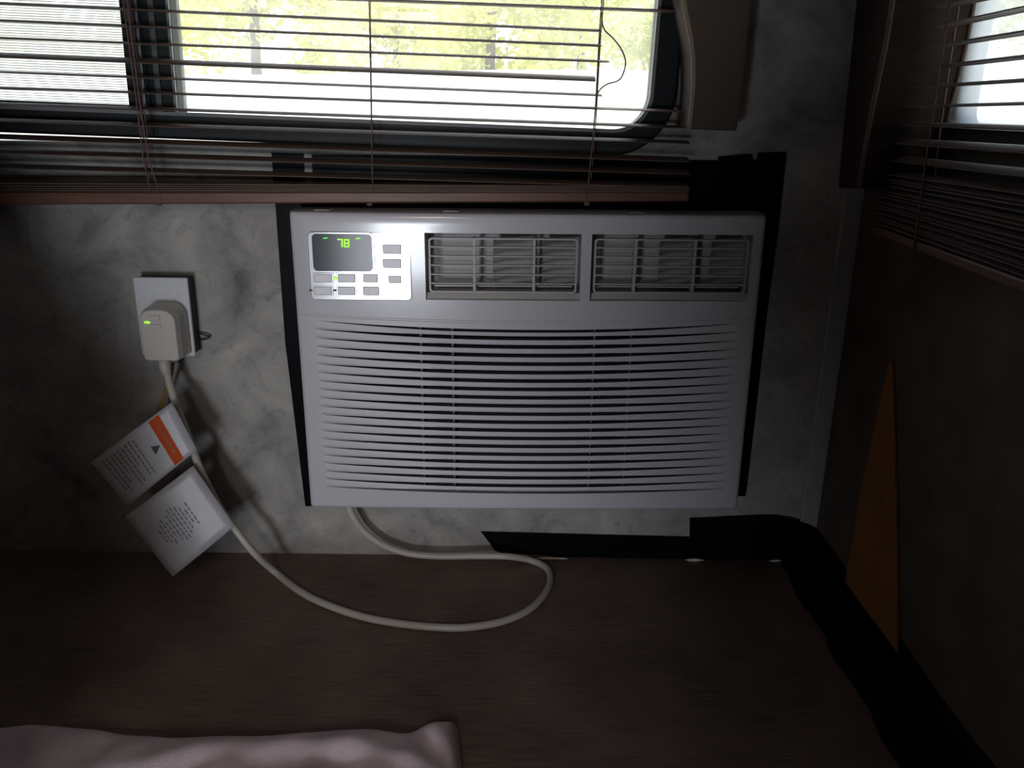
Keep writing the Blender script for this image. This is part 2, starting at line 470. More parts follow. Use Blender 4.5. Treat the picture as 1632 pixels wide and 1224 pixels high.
# ------------------------------------------------------------------ right window
W2 = empty('window_2', (XR, 0, 0))
tag(W2, 'black-framed hazy side window on the right wall behind brown blinds', kind='structure')
def w2(px, py, x=XR): 
    p = sidep(px, py, x); return p.y, p.z
fzr = w2(1600, 240)[1]; fyr = w2(1478, 120)[0]
lo = [(-0.012, y, z) for y, z in rrect(-0.84, fzr, fyr, 1.02, 0.05, 8)]
li = [(-0.012, y, z) for y, z in rrect(-0.80, rz0, ry1, 0.98, 0.012, 8)]
MB().ring(lo, li, (0.034, 0, 0)).obj('window_frame', M['black_metal'], W2, bevel=0.003)
lo = [(0.020, y, z) for y, z in rrect(-0.80, rz0, ry1, 0.98, 0.012, 8)]
li = [(0.020, y, z) for y, z in rrect(-0.78, rz0 + 0.004, ry1 - 0.022, 0.96, 0.012, 8)]
MB().ring(lo, li, (0.012, 0, 0)).obj('inner_sash', mat('bluish_sash', (0.50, 0.52, 0.62), 0.4), W2, bevel=0.002)
MB().box((0.012, -0.81, rz0 - 0.005), (0.014, ry1 + 0.004, 0.985)).obj('pane', M['glass_right'], W2)

# ------------------------------------------------------------------ outdoors
mb = MB()
n = 24
V = []; Fc = []
for i in range(n + 1):
    for j in range(n + 1):
        x = -14 + 28 * i / n; y = 0.6 + 16 * (j / n) ** 1.5
        z = -1.4 + 0.42 * min(5.5, max(0, y - 1.5)) + 0.10 * math.sin(x * 0.7) + 0.06 * math.sin(y * 1.3 + x)
        V.append((x, y, z))
for i in range(n):
    for j in range(n):
        a = i * (n + 1) + j
        Fc.append((a, a + n + 1, a + n + 2, a + 1))
mb.add(V, Fc)
mb.add([(0.7, -12, -1.4), (14, -12, -1.4), (14, 0.7, -1.4), (0.7, 0.7, -1.4)], [(0, 1, 2, 3)])
tag(mb.obj('ground', M['ground'], smooth=True), 'bright sunlit ground outside the windows', kind='structure')

def tree(x, y, z, h, rad, label, lm, nl=9000, trunk=True, seed=1):
    rnd = random.Random(seed)
    r = empty('tree', (x, y, z))
    tag(r, label, 'tree')
    if trunk:
        mb = MB()
        mb.tube([(0, 0, -0.1), (0.04, 0, h * 0.35), (-0.03, 0.03, h * 0.65), (0.02, 0, h)], [0.055, 0.045, 0.035, 0.012], 8)
        for k in range(5):
            a = rnd.uniform(0, 6.28); b0 = h * rnd.uniform(0.35, 0.7)
            e = (rad * 0.75 * math.cos(a), rad * 0.75 * math.sin(a), b0 + h * rnd.uniform(0.15, 0.35))
            mb.tube([(0, 0, b0), (e[0] * 0.5, e[1] * 0.5, b0 + (e[2] - b0) * 0.35), e], [0.03, 0.02, 0.008], 6)
        mb.obj('trunk', M['bark'], r, smooth=True)
    cl = []
    for k in range(64):
        a = rnd.uniform(0, 6.28); q = rad * rnd.random() ** 0.5
        cl.append((q * math.cos(a), q * math.sin(a), h * rnd.uniform(0.03, 1.0), rad * rnd.uniform(0.26, 0.42)))
    mb = MB()
    for k in range(nl):
        c = rnd.choice(cl)
        d = Vector((rnd.gauss(0, 1), rnd.gauss(0, 1), rnd.gauss(0, 1))).normalized() * (c[3] * rnd.random() ** 0.45)
        p = Vector(c[:3]) + d
        s = rnd.uniform(0.03, 0.075)
        ax = Vector((rnd.gauss(0, 1), rnd.gauss(0, 1), rnd.gauss(0, 0.6))).normalized()
        bx = ax.cross(Vector((rnd.gauss(0, 1), rnd.gauss(0, 1), rnd.gauss(0, 1)))).normalized()
        mb.add([p - ax * s, p + bx * s * 0.5, p + ax * s, p - bx * s * 0.5], [(0, 1, 2, 3)])
    f = mb.obj('foliage', lm, r)
    f['kind'] = 'stuff'
    return r
def gz(x, y): return -1.4 + 0.42 * min(5.5, max(0, y - 1.5)) + 0.10 * math.sin(x * 0.7) + 0.06 * math.sin(y * 1.3 + x)
for i, (x, y, h, rr, lb, lm) in enumerate([
    (-0.2, 8.2, 2.8, 1.0, 'yellow-green leafy tree seen through the middle of the wide window', 'leaf'),
    (-2.6, 8.2, 2.9, 1.05, 'yellow-green leafy tree seen just right of the black window mullion', 'leaf'),
    (-1.5, 10.9, 3.0, 1.1, 'pale yellow-green leafy tree filling the gap between two nearer trees in the wide window', 'leaf'),
    (0.95, 10.9, 3.0, 1.1, 'pale yellow-green leafy tree set back behind the loose blind cord', 'leaf'),
    (2.2, 8.3, 2.8, 1.0, 'greyish green leafy tree seen behind the broken blind slats', 'leaf2'),
    (-5.0, 8.4, 3.0, 1.1, 'pale green tree seen through the insect screen', 'leaf2'),
    (4.7, 8.0, 2.6, 1.0, 'pale leafy tree seen through the left edge of the hazy side window', 'leaf2'),
    (6.0, 5.6, 2.6, 1.0, 'pale leafy tree seen through the hazy side window', 'leaf2')]):
    z = gz(x, y) if y > 0.6 else -1.4
    tree(x, y, z, h, rr, lb, M[lm], seed=11 + i)

# ------------------------------------------------------------------ air conditioner
YF = -0.060
tl, tr = wallp(459, 337, YF), wallp(1221, 343, YF)
bl, br = wallp(490, 810, YF), wallp(1175, 814, YF)
aca = math.atan2(tr.z - tl.z, tr.x - tl.x)
AW = 0.5 * ((tr - tl).length + (br - bl).length)
AH = 0.5 * ((tr - br).length + (tl - bl).length)
AC = empty('air_conditioner', (tl.x, YF, tl.z), (0, -aca, 0))
tag(AC, 'white window air conditioner with lit green display set through the grey wall', 'air conditioner')
def ac(px, py):
    p = wallp(px, py, YF) - tl
    return p.x * math.cos(aca) + p.z * math.sin(aca), -(-p.x * math.sin(aca) + p.z * math.cos(aca))
BU = 0.007
def bulge(u, v):
    t = (u / AW) * 2 - 1
    return BU * (1 - abs(t) ** 2.5) * (1 - 0.45 * v / AH)
RND = 0.007
def edge_round(u, v):
    o = 0.0
    for d in (u, AW - u, v, AH - v):
        if d < RND:
            o += RND - math.sqrt(max(0, RND * RND - (RND - d) ** 2))
    return o
# openings (u0, v0, u1, v1)
def rect_px(x0, y0, x1, y1):
    a, b = ac(x0, y0), ac(x1, y1); return a[0], a[1], b[0], b[1]
V1 = rect_px(677, 370, 923, 478)
V2 = rect_px(943, 372, 1191, 479)
sL = 0.5 * (ac(497, 512)[0] + ac(526, 776)[0]); sR = 0.5 * (ac(1178, 514)[0] + ac(1152, 776)[0])
sT = 0.5 * (ac(497, 511)[1] + ac(1178, 514)[1]); sB = 0.5 * (ac(528, 777)[1] + ac(1152, 777)[1])
SAG0, SAG1 = 0.0088, 0.0068
def sag(u, v):
    t = max(-1, min(1, (u - sL) / (sR - sL) * 2 - 1))
    k = (v - sT) / (sB - sT)
    if k < 0: wgt = max(0, 1 - (sT - v) / 0.022) * SAG0
    elif k > 1: wgt = max(0, 1 - (v - sB) / 0.020) * SAG1
    else: wgt = SAG0 + (SAG1 - SAG0) * k
    return wgt * (1 - t * t)
us = {0, 0.001, 0.0025, 0.0045, 0.007, AW, AW - 0.001, AW - 0.0025, AW - 0.0045, AW - 0.007, V1[0], V1[2], V2[0], V2[2], sL, sR}
k = 0.02
while k < AW - 0.01:
    if all(abs(k - q) > 0.003 for q in us): us.add(k)
    k += 0.0105
us = sorted(us)
seam = ac(800, 504)[1]
vs_ = {0, 0.001, 0.0025, 0.0045, 0.007, AH, AH - 0.001, AH - 0.0025, AH - 0.0045, AH - 0.007, V1[1], V1[3], sT, sB, seam - 0.0014, seam - 0.0005, seam + 0.0005, seam + 0.0014}
k = 0.016
while k < AH - 0.01:
    if all(abs(k - q) > 0.003 for q in vs_): vs_.add(k)
    k += 0.0125
vs_ = sorted(vs_)
def inside(u, v):
    for (a, b, c, d) in (V1, (V2[0], V1[1], V2[2], V1[3]), (sL, sT, sR, sB)):
        if a < u < c and b < v < d: return True
    return False
mb = MB()
nu, nv = len(us), len(vs_)
P = []
for v in vs_:
    for u in us:
        dep = -bulge(u, v) + edge_round(u, v)
        if v in (seam - 0.0005, seam + 0.0005): dep += 0.0008
        P.append(Vector((u, dep, -(v + sag(u, v)))))
keep = {}
for j in range(nv - 1):
    for i in range(nu - 1):
        keep[(i, j)] = not inside(0.5 * (us[i] + us[i + 1]), 0.5 * (vs_[j] + vs_[j + 1]))
fs = []
Q = list(P)
def wallquad(a, b, dy):
    p, q = P[a], P[b]
    n0 = len(Q)
    Q.append(Vector((p.x, dy, p.z))); Q.append(Vector((q.x, dy, q.z)))
    fs.append((a, b, n0 + 1, n0))
for (i, j), kp in keep.items():
    a = j * nu + i
    if kp: fs.append((a, a + 1, a + nu + 1, a + nu))
    if kp:
        for di, dj, e in ((-1, 0, (a, a + nu)), (1, 0, (a + 1, a + nu + 1)), (0, -1, (a, a + 1)), (0, 1, (a + nu, a + nu + 1))):
            o = keep.get((i + di, j + dj))
            if o is False: wallquad(e[0], e[1], 0.0015 if vs_[j] > V1[3] + 0.004 else 0.010)
            if o is None: wallquad(e[0], e[1], 0.046)
me = bpy.data.meshes.new('front_panel')
me.from_pydata([tuple(p) for p in Q], [], fs)
me.materials.append(M['plastic'])
import bmesh
bm = bmesh.new(); bm.from_mesh(me); bmesh.ops.remove_doubles(bm, verts=bm.verts, dist=1e-6); bmesh.ops.recalc_face_normals(bm, faces=bm.faces)
for e in bm.edges:
    if len(e.link_faces) == 2 and e.link_faces[0].normal.angle(e.link_faces[1].normal, 0) > 0.3: e.smooth = False
for f in bm.faces: f.smooth = True
bm.to_mesh(me); bm.free()
fp = bpy.data.objects.new('front_panel', me); COL.objects.link(fp); fp.parent = AC
# housing behind the face, through the wall
mb = MB()
i0 = 0.012
mb.box((i0, 0.036, -AH + i0), (AW - i0, 0.0555, -AH + i0 + 0.004)); mb.box((i0, 0.036, -i0), (AW - i0, 0.0555, -i0 - 0.004))
mb.box((i0, 0.036, -AH + i0), (i0 + 0.004, 0.0555, -i0)); mb.box((AW - i0 - 0.004, 0.036, -AH + i0), (AW - i0, 0.0555, -i0))
mb.box((i0, 0.052, -AH + i0), (AW - i0, 0.0555, -i0))
mb.obj('housing', M['plastic_grey'], AC)
mb = MB()
for px in (497, 705, 1005):
    u = ac(px, 335)[0]
    MB().box((u, 0.010, -0.001), (u + 0.018, 0.030, 0.0012)).obj('latch_tab', M['plastic'], AC, bevel=0.0006)

# intake slats
NS = 21
def slot_v(i): return sT + (sB - sT) * i / (NS - 1)
def gap(u):
    t = (u - sL) / (sR - sL); e = min(t, 1 - t)
    return 0.0054 * min(1, max(0, e / 0.30)) ** 0.8
ucol = [sL + (sR - sL) * k / 30 for k in range(31)]
prof = [(0.0, 0.0017), (0.0014, 0.0011), (0.0036, 0.0004), (0.0065, 0.0), (None, 0.0), (None, 0.0012)]
for i in range(NS - 1):
    V = []; Fc = []
    for u in ucol:
        v0 = slot_v(i) + (0.75 if i == 0 else 0.5) * gap(u); v1 = slot_v(i + 1) - (0.75 if i == NS - 2 else 0.5) * gap(u)
        h = v1 - v0
        for (q, d) in prof:
            vv = v1 if q is None else min(v0 + q, v1)
            t = (u - sL) / (sR - sL); e = min(1, min(t, 1 - t) / 0.25)
            V.append((u, -bulge(u, vv) + d * e, -(vv + sag(u, vv))))
    m_ = len(prof)
    for a in range(30):
        for b in range(m_ - 1):
            Fc.append((a * m_ + b, (a + 1) * m_ + b, (a + 1) * m_ + b + 1, a * m_ + b + 1))
    MB().add(V, Fc).obj('slat', M['slat_white'], AC, smooth=True)
mat_rib = mat('rib_grey', (0.14, 0.14, 0.145), 0.5)
for px in (672, 722, 945, 1003):
    u = ac(px, 600)[0]
    mb = MB()
    V = []
    for v in (sT, 0.5 * (sT + sB), sB):
        y = -bulge(u, v) + 0.0065; z = -(v + sag(u, v))
        V += [(u - 0.0013, y, z), (u + 0.0013, y, z), (u + 0.0013, y + 0.008, z), (u - 0.0013, y + 0.008, z)]
    Fc = []
    for a in range(2):
        for b in range(4): Fc.append((a * 4 + b, a * 4 + (b + 1) % 4, a * 4 + 4 + (b + 1) % 4, a * 4 + 4 + b))
    mb.add(V, Fc).obj('rib', mat_rib, AC)
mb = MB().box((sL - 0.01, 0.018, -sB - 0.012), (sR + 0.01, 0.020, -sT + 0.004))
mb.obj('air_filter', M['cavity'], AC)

# air outlets with their grilles
for vi, (VV, bars) in enumerate(((V1, (756, 851)), (V2, (1012, 1107)))):
    vy0, vy1 = V1[1], V1[3]
    mid = 0.5 * (VV[0] + VV[2]); bb = bulge(mid, vy0)
    vent = MB()
    x0, x1 = VV[0], VV[2]; z0, z1 = -vy1, -vy0
    D = 0.046
    # duct: back, top, bottom, sides (thin shells)
    vent.box((x0 - 0.003, D, z0 - 0.003), (x1 + 0.003, D + 0.003, z1 + 0.003))
    vent.box((x0 - 0.003, 0.006, z1), (x1 + 0.003, D, z1 + 0.003)); vent.box((x0 - 0.003, 0.006, z0 - 0.003), (x1 + 0.003, D, z0))
    vent.box((x0 - 0.003, 0.006, z0), (x0, D, z1)); vent.box((x1, 0.006, z0), (x1 + 0.003, D, z1))
    vo = vent.obj('air_outlet', M['plastic_grey'], AC)
    gx0, gx1_ = x0 + 0.004, x1 - 0.004
    gz1 = z1 - 0.006; gz0 = z0 + 0.0085
    yb = -bb + 0.004
    # sloping sill under the grille
    MB().prism([(x0, yb + 0.002, z0), (x0, yb + 0.006, gz0 - 0.001), (x0, yb + 0.012, gz0 - 0.001), (x0, yb + 0.012, z0)], (x1 - x0, 0, 0)).obj('sill', M['plastic_grey'], vo)
    lo = [(x, yb, z) for x, z in rrect(gx0, gz0, gx1_, gz1, 0.004, 4)]
    li = [(x, yb, z) for x, z in rrect(gx0 + 0.0022, gz0 + 0.0018, gx1_ - 0.0022, gz1 - 0.0018, 0.003, 4)]
    MB().ring(lo, li, (0, 0.007, 0)).obj('grille_frame', M['plastic_grey'], vo)
    for k in range(1, 6):
        z = gz1 + (gz0 - gz1) * k / 6
        MB().box((gx0 + 0.001, yb + 0.0004, z - 0.0009), (gx1_ - 0.001, yb + 0.006, z + 0.0009)).obj('grille_bar', M['plastic_grey'], vo, bevel=0.0004, seg=1)
    for px in bars:
        u = ac(px, 420)[0]
        MB().box((u - 0.0016, yb + 0.002, gz0), (u + 0.0016, yb + 0.014, gz1)).obj('grille_post', M['plastic_grey'], vo)
    # steering vanes behind
    for k in range(2):
        u = gx0 + (gx1_ - gx0) * (0.50 + 0.34 * k)
        pts = [(u - 0.012 + 0.004 * q + 0.0012 * q * q, yb + 0.016 + 0.0045 * q) for q in range(6)]
        V = []; Fc = []
        for (a, b) in pts:
            V += [(a, b, gz0 + 0.003), (a, b, gz1 - 0.003), (a + 0.0015, b, gz0 + 0.003), (a + 0.0015, b, gz1 - 0.003)]
        for q in range(5):
            a = q * 4
            Fc += [(a, a + 1, a + 5, a + 4), (a + 2, a + 3, a + 7, a + 6), (a + 1, a + 3, a + 7, a + 5), (a, a + 2, a + 6, a + 4)]
        MB().add(V, Fc).obj('vane', M['plastic_grey'], vo, smooth=True)
    MB().box((gx0 + 0.004, yb + 0.016, gz0 + 0.004), (gx1_ - 0.004, yb + 0.030, gz0 + 0.0055)).obj('vane', M['plastic'], vo)

# control panel
c0 = ac(490, 368); c1 = ac(658, 478)
um, vm = 0.5 * (c0[0] + c1[0]), 0.5 * (c0[1] + c1[1])
yp = -bulge(um, vm) - 0.0016
slope = math.atan2(bulge(c1[0], vm) - bulge(c0[0], vm), c1[0] - c0[0])
CPY = math.radians(0.0); CPT = math.radians(1.0)
cpw, cph = (c1[0] - c0[0]) / 2, (c1[1] - c0[1]) / 2
CP = MB()
CP.prism([(x, 0, z) for x, z in rrect(-cpw, -cph, cpw, cph, 0.006, 5)], (0, 0.007, 0))
CPo = CP.obj('control_panel', M['silver'], AC, bevel=0.0012, seg=3, loc=(um, yp, -vm), rot=(-CPT, 0, -math.radians(0.5)))
def cp(px, py):
    a = ac(px, py); return a[0] - um, -(a[1] - vm)
def plate(name, x0, y0, x1, y1, r, th, m, lift=0.0, bevel=0.0005):
    a, b = cp(x0, y1), cp(x1, y0)
    return MB().prism([(x, -lift - th, z) for x, z in rrect(a[0], a[1], b[0], b[1], r, 5)], (0, th, 0)).obj(name, m, CPo, bevel=bevel)
a, b = cp(499, 433), cp(597, 369.5)
lo = [(x, -0.0012, z) for x, z in rrect(a[0], a[1], b[0], b[1], 0.0065, 6)]
a, b = cp(502, 430), cp(593, 372.5)
li = [(x, -0.0012, z) for x, z in rrect(a[0], a[1], b[0], b[1], 0.005, 6)]
MB().ring(lo, li, (0, 0.0014, 0)).obj('display_bezel', M['silver'], CPo, bevel=0.0004)
plate('display', 502, 372.5, 593, 430, 0.005, 0.0006, M['display'], 0.0, 0.0)
# lit digits 78
def seg7(ch, x, y, w_, h_):
    S = {'7': 'abc', '8': 'abcdefg'}[ch]
    t = h_ * 0.16
    R = {'a': (x, y, x + w_, y + t), 'g': (x, y + h_ / 2 - t / 2, x + w_, y + h_ / 2 + t / 2), 'd': (x, y + h_ - t, x + w_, y + h_),
         'b': (x + w_ - t, y, x + w_, y + h_ / 2), 'c': (x + w_ - t, y + h_ / 2, x + w_, y + h_), 'f': (x, y, x + t, y + h_ / 2), 'e': (x, y + h_ / 2, x + t, y + h_)}
    mb = MB()
    for s in S:
        r = R[s]; a, b = cp(r[0], r[3]), cp(r[2], r[1])
        mb.box((a[0], -0.0011, a[1]), (b[0], -0.0006, b[1]))
    return mb
seg7('7', 539, 379.5, 8.5, 13).obj('digit', M['led'], CPo)
seg7('8', 549.5, 380, 8.5, 13).obj('digit', M['led'], CPo)
for (x, y, m_) in ((520, 378.5, 'led2'), (572, 379, 'led')):
    a, b = cp(x - 3.5, y + 1.3), cp(x + 3.5, y - 1.0)
    MB().prism([(a[0], -0.0011, a[1]), (b[0], -0.0011, a[1] + 0.0006), (b[0], -0.0011, b[1] + 0.0003), (a[0], -0.0011, b[1] - 0.0003)], (0, 0.0005, 0)).obj('indicator_light', M[m_], CPo)
BTN = [(612, 389, 640, 403), (612, 411.5, 640, 425), (621, 438, 640, 449),
       (503, 435.5, 530, 448), (541, 435.5, 567, 448), (581, 435.5, 603, 448),
       (503, 455.5, 530, 468), (541, 455.5, 567, 468), (581, 455.5, 605, 468.5)]
for bi, (x0, y0, x1, y1) in enumerate(BTN):
    a, b = cp(x0 - 2.5, y1 + 2), cp(x1 + 2.5, y0 - 2)
    lo = [(x, -0.0008, z) for x, z in rrect(a[0], a[1], b[0], b[1], 0.0014, 3)]
    a, b = cp(x0, y1), cp(x1, y0)
    li = [(x, -0.0008, z) for x, z in rrect(a[0], a[1], b[0], b[1], 0.001, 3)]
    r_ = MB().ring(lo, li, (0, 0.001, 0)).obj('button_rim', M['silver'], CPo, bevel=0.0003, seg=1)
    plate('button', x0, y0, x1, y1, 0.001, 0.0013, M['button'], 0.0, 0.0006)
a, b = cp(532.5, 444), cp(539.5, 439.5)
MB().box((a[0], -0.0011, a[1]), (b[0], 0.0, b[1])).obj('indicator_light', M['led'], CPo, bevel=0.0003)
for (x, y) in ((497, 461), (535, 461)):
    a, b = cp(x - 2.5, y + 1.3), cp(x + 2.5, y - 1.3)
    MB().box((a[0], -0.0007, a[1]), (b[0], 0.0, b[1])).obj('indicator_light', M['ink'], CPo)

# ------------------------------------------------------------------ black tape
def tape(name, px, label, y=-0.0002, th=0.0016):
    pts = [wallp(a, b, y) for a, b in px]
    o = MB().prism(pts, (0, -th, 0)).obj(name, M['tape'])
    return tag(o, label, 'tape', 'black tape strips on the wall')
tape('duct_tape', [(433, 243.5), (484, 245), (487, 300), (515, 335), (515, 800), (495, 806), (487, 806), (455, 545), (440, 335)],
     'black tape strip running down the left side of the air conditioner')
tape('duct_tape', [(497, 247), (700, 248), (900, 252), (1147, 256), (1150, 350), (510, 350), (500, 300)],
     'wide glossy black tape band between window and air conditioner top', y=-0.002)
tape('duct_tape', [(1144, 250), (1190, 246), (1198, 246), (1199, 255), (1206, 256), (1208, 244), (1253, 242.5), (1247, 300), (1238, 380), (1150, 380)],
     'black tape piece above the top right corner of the air conditioner', y=-0.004)
tape('duct_tape', [(1180, 380), (1238, 380), (1222, 500), (1206, 640), (1192, 760), (1188, 790), (1150, 790)],
     'black tape strip hugging the right side of the air conditioner', y=-0.0002)
tape('duct_tape', [(767, 846.5), (900, 850), (1105, 855), (1105, 889.5), (905, 886), (800, 880), (788, 876), (782, 866)],
     'long thin black tape along the wall foot below the air conditioner', y=-0.0002, th=0.003)
tape('duct_tape', [(1099, 827), (1160, 824), (1225, 821), (1258, 825), (1285, 833), (1300, 840), (1308, 892), (1099, 890)],
     'broad black tape piece in the lower corner of the wall', y=-0.004, th=0.003)
zt = sidep(1297, 836, XR).z
e0 = sidep(1297, 838, XR - 0.001); e1 = sidep(1582, 1219, XR - 0.001)
V = []
N = 14
for k in range(N + 1):
    y = -0.003 - 0.62 * k / N
    zz = e0.z + (e1.z - e0.z) * (y - e0.y) / (e1.y - e0.y) + 0.002 * math.sin(k * 1.3)
    row = [(XR - 0.0012, zz), (XR - 0.0015, 0.016), (XR - 0.004, 0.006), (XR - 0.012, 0.0025), (XR - 0.050 + 0.004 * math.sin(k * 2.1), 0.0022)]
    V += [(a, y, b) for a, b in row]
Fc = []
for k in range(N):
    for j in range(4): Fc.append((k * 5 + j, k * 5 + j + 1, k * 5 + 6 + j, k * 5 + 5 + j))
o = MB().add(V, Fc).obj('duct_tape', M['tape'], smooth=True)
md = o.modifiers.new('solid', 'SOLIDIFY'); md.thickness = 0.001; md.offset = 0
tag(o, 'black tape band folded along the foot of the right wall', 'tape', 'black tape strips on the wall')

# bits of white caulk showing under the tape
for i, (x0, x1, y, lb) in enumerate(((850, 905, 884.5, 'thin white caulk bead under the long black tape'), (1092, 1122, 892, 'small white caulk blob below the step in the black tape'),
                                     (1226, 1248, 893.5, 'faint white caulk blob near the corner under the broad black tape'))):
    a, b = floorp(x0, y, 0.002), floorp(x1, y, 0.002)
    yy = -0.010
    mb = MB().tube([(a.x, yy, 0.002), (a.x * 0.8 + b.x * 0.2, yy, 0.0022), (0.5 * (a.x + b.x), yy, 0.0025), (a.x * 0.2 + b.x * 0.8, yy, 0.0022), (b.x, yy, 0.002)],
                   [0.0004, 0.0016, 0.002 + 0.001 * (i == 1), 0.0016, 0.0004], 8)
    tag(mb.obj('caulk', M['caulk'], smooth=True), lb, 'caulk')

# ------------------------------------------------------------------ orange-brown wedge on the right wall
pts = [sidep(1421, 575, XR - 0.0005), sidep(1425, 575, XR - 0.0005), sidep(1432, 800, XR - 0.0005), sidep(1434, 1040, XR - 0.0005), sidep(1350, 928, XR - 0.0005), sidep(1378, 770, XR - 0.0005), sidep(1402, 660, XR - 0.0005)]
o = MB().prism(pts, (-0.003, 0, 0)).obj('orange_wedge', M['wood'], bevel=0.0006)
tag(o, 'narrow streaky orange-brown wedge on the dark right wall', 'wood strip')

# ------------------------------------------------------------------ blinds
YB = -0.034
def slat_mesh(p0, p1, width, tilt, axis_y=True, th=0.0009, crown=0.0018):
    """slatted strip from p0 to p1; profile across, slightly arched"""
    d = (p1 - p0); L = d.length; t = d.normalized()
    side = Vector((0, -1, 0)) if axis_y else Vector((-1, 0, 0))
    side = (side - t * side.dot(t)).normalized()
    up = side.cross(t)
    if up.z < 0: up = -up
    s2 = side * math.cos(tilt) - up * math.sin(tilt)
    u2 = up * math.cos(tilt) + side * math.sin(tilt)
    K = 6
    V = []; Fc = []
    nseg = 4
    for a in range(nseg + 1):
        c = p0 + d * (a / nseg)
        top = []; bot = []
        for q in range(K + 1):
            x = (q / K - 0.5); arch = crown * (1 - 4 * x * x)
            top.append(c + s2 * (x * width) + u2 * arch); bot.append(c + s2 * (x * width) + u2 * (arch - th))
        V += top + bot[::-1]
    n = 2 * (K + 1)
    for a in range(nseg):
        for q in range(n): Fc.append((a * n + q, a * n + (q + 1) % n, (a + 1) * n + (q + 1) % n, (a + 1) * n + q))
    Fc.append(tuple(range(n))); Fc.append(tuple(nseg * n + q for q in range(n - 1, -1, -1)))
    return MB().add(V, Fc)
LEG1 = [wallp(a, b, -0.078) for a, b in ((1074, -150), (1084, -60), (1090, 0), (1094, 25), (1101, 60), (1105, 90), (1105.5, 130), (1103, 165), (1100, 190), (1098, 206))]
LEG2 = [sidep(a, b, XR - 0.080) for a, b in ((1452, -220), (1436, -100), (1421, 0), (1412, 60), (1400, 120), (1389, 170), (1381, 215), (1374, 260), (1368, 300))]
def edge_at(pts, ax, z):
    if z < pts[-1].z - 0.002: return None
    for p, q in zip(pts, pts[1:]):
        if q.z <= z <= p.z: return p[ax] + (q[ax] - p[ax]) * (z - p.z) / (q.z - p.z)
    return pts[-1][ax] if z < pts[-1].z else pts[0][ax]
BL = empty('venetian_blind', (0, 0, 0))
tag(BL, 'brown venetian blind with broken slats in front of the wide window', 'blind')
def lineY(x0, y0, x1, y1, xend, xl=-0.79):
    p0, p1 = wallp(x0, y0, YB), wallp(x1, y1, YB)
    s = (p1.z - p0.z) / (p1.x - p0.x)
    xe = wallp(xend, y0 + (y1 - y0) * (xend - x0) / (x1 - x0), YB).x
    lim = edge_at(LEG1, 0, p0.z + s * (xe - p0.x))
    if lim is not None: xe = min(xe, lim - 0.004)
    return Vector((xl, YB, p0.z + s * (xl - p0.x))), Vector((xe, YB, p0.z + s * (xe - p0.x)))
SL = [ # x0,y0, x1,y1, end, tilt deg
    (0, -22, 955, 13.7, 1090, 2), (0, 6, 955, 49, 957, 2), (0, 33, 955, 73, 957, 2), (0, 61, 955, 98, 969, 2),
    (0, 87.5, 945, 125, 948, 13), (0, 115, 955, 152, 958, 2), (0, 140, 955, 173, 1090, 2), (0, 165, 955, 198, 1094, 3),
    (0, 191, 955, 222, 1096, 4), (0, 217, 955, 249, 1096, 9), (0, 240, 955, 269.5, 1096, 8), (0, 264, 955, 291, 1096, 7)]
for (a, b, c, d, e, tl_) in SL:
    p0, p1 = lineY(a, b, c, d, e)
    slat_mesh(p0, p1, 0.025, math.radians(tl_)).obj('slat', M['slat'], BL, smooth=False)
# slats above the frame
for k in range(1, 6):
    p0, p1 = lineY(0, -22 - 27 * k, 955, 13.7 - 25.5 * k, 1088)
    slat_mesh(p0, p1, 0.025, math.radians(2)).obj('slat', M['slat'], BL)
# the stack resting on the bottom rail
for k, (ya, yb_) in enumerate(((289, 294), (293, 296.5), (297, 299), (300.5, 301.5))):
    p0, p1 = lineY(0, ya, 1000, yb_, 1095)
    slat_mesh(p0, p1, 0.025, math.radians(3), crown=0.0012, th=0.0014).obj('slat', M['slat'], BL)
p0, p1 = lineY(0, 304.5, 1000, 304, 1095); q0, q1 = lineY(0, 325, 1000, 320, 1095)
mb = MB().add([p0 + Vector((0, -0.0125, 0)), p1 + Vector((0, -0.0125, 0)), q1 + Vector((0, -0.0125, 0)), q0 + Vector((0, -0.0125, 0)),
               p0 + Vector((0, 0.0125, 0)), p1 + Vector((0, 0.0125, 0)), q1 + Vector((0, 0.0125, 0)), q0 + Vector((0, 0.0125, 0))],
              [(0, 1, 2, 3), (7, 6, 5, 4), (0, 4, 5, 1), (3, 2, 6, 7), (0, 3, 7, 4), (1, 5, 6, 2)])
rail = mb.obj('bottom_rail', M['rail'], BL, bevel=0.002)
for px in (255, 590, 935):
    p = wallp(px, 322, YB)
    MB().tube([(p.x, YB - 0.004, p.z - 0.0035), (p.x, YB - 0.004, p.z + 0.003)], 0.0035, 8).obj('plug_button', M['cord'], BL)
# ladder and lift cords
def wcord(pxs, y, r=0.0008, name='ladder_cord', m=None):
    pts = [wallp(a, b, y) for a, b in pxs]
    top = pts[0] + (pts[0] - pts[1]).normalized() * 0.2
    MB().tube([top] + pts, r, 6).obj(name, m or M['cord'], BL, smooth=True)
wcord([(196, 0), (216, 150), (228, 250), (241, 310)], YB - 0.0135)
wcord([(203, 0), (221, 150), (236, 250), (255, 310)], YB - 0.0135)
wcord([(200, 0), (217, 120), (233, 260), (246, 312)], YB + 0.0135)
wcord([(206, 0), (226, 150), (239, 250), (250, 312)], YB, 0.0006, 'lift_cord')
wcord([(590, 0), (592, 150), (593, 240), (594, 308)], YB - 0.0135, 0.0006)
wcord([(588, 0), (591, 150), (592, 240), (593, 308)], YB + 0.0135, 0.0006)
wcord([(959, 0), (955, 60), (949, 170), (943, 240), (935, 318)], YB - 0.0135)
wcord([(962, 0), (957, 60), (951, 170), (946, 240), (939, 318)], YB + 0.0135)
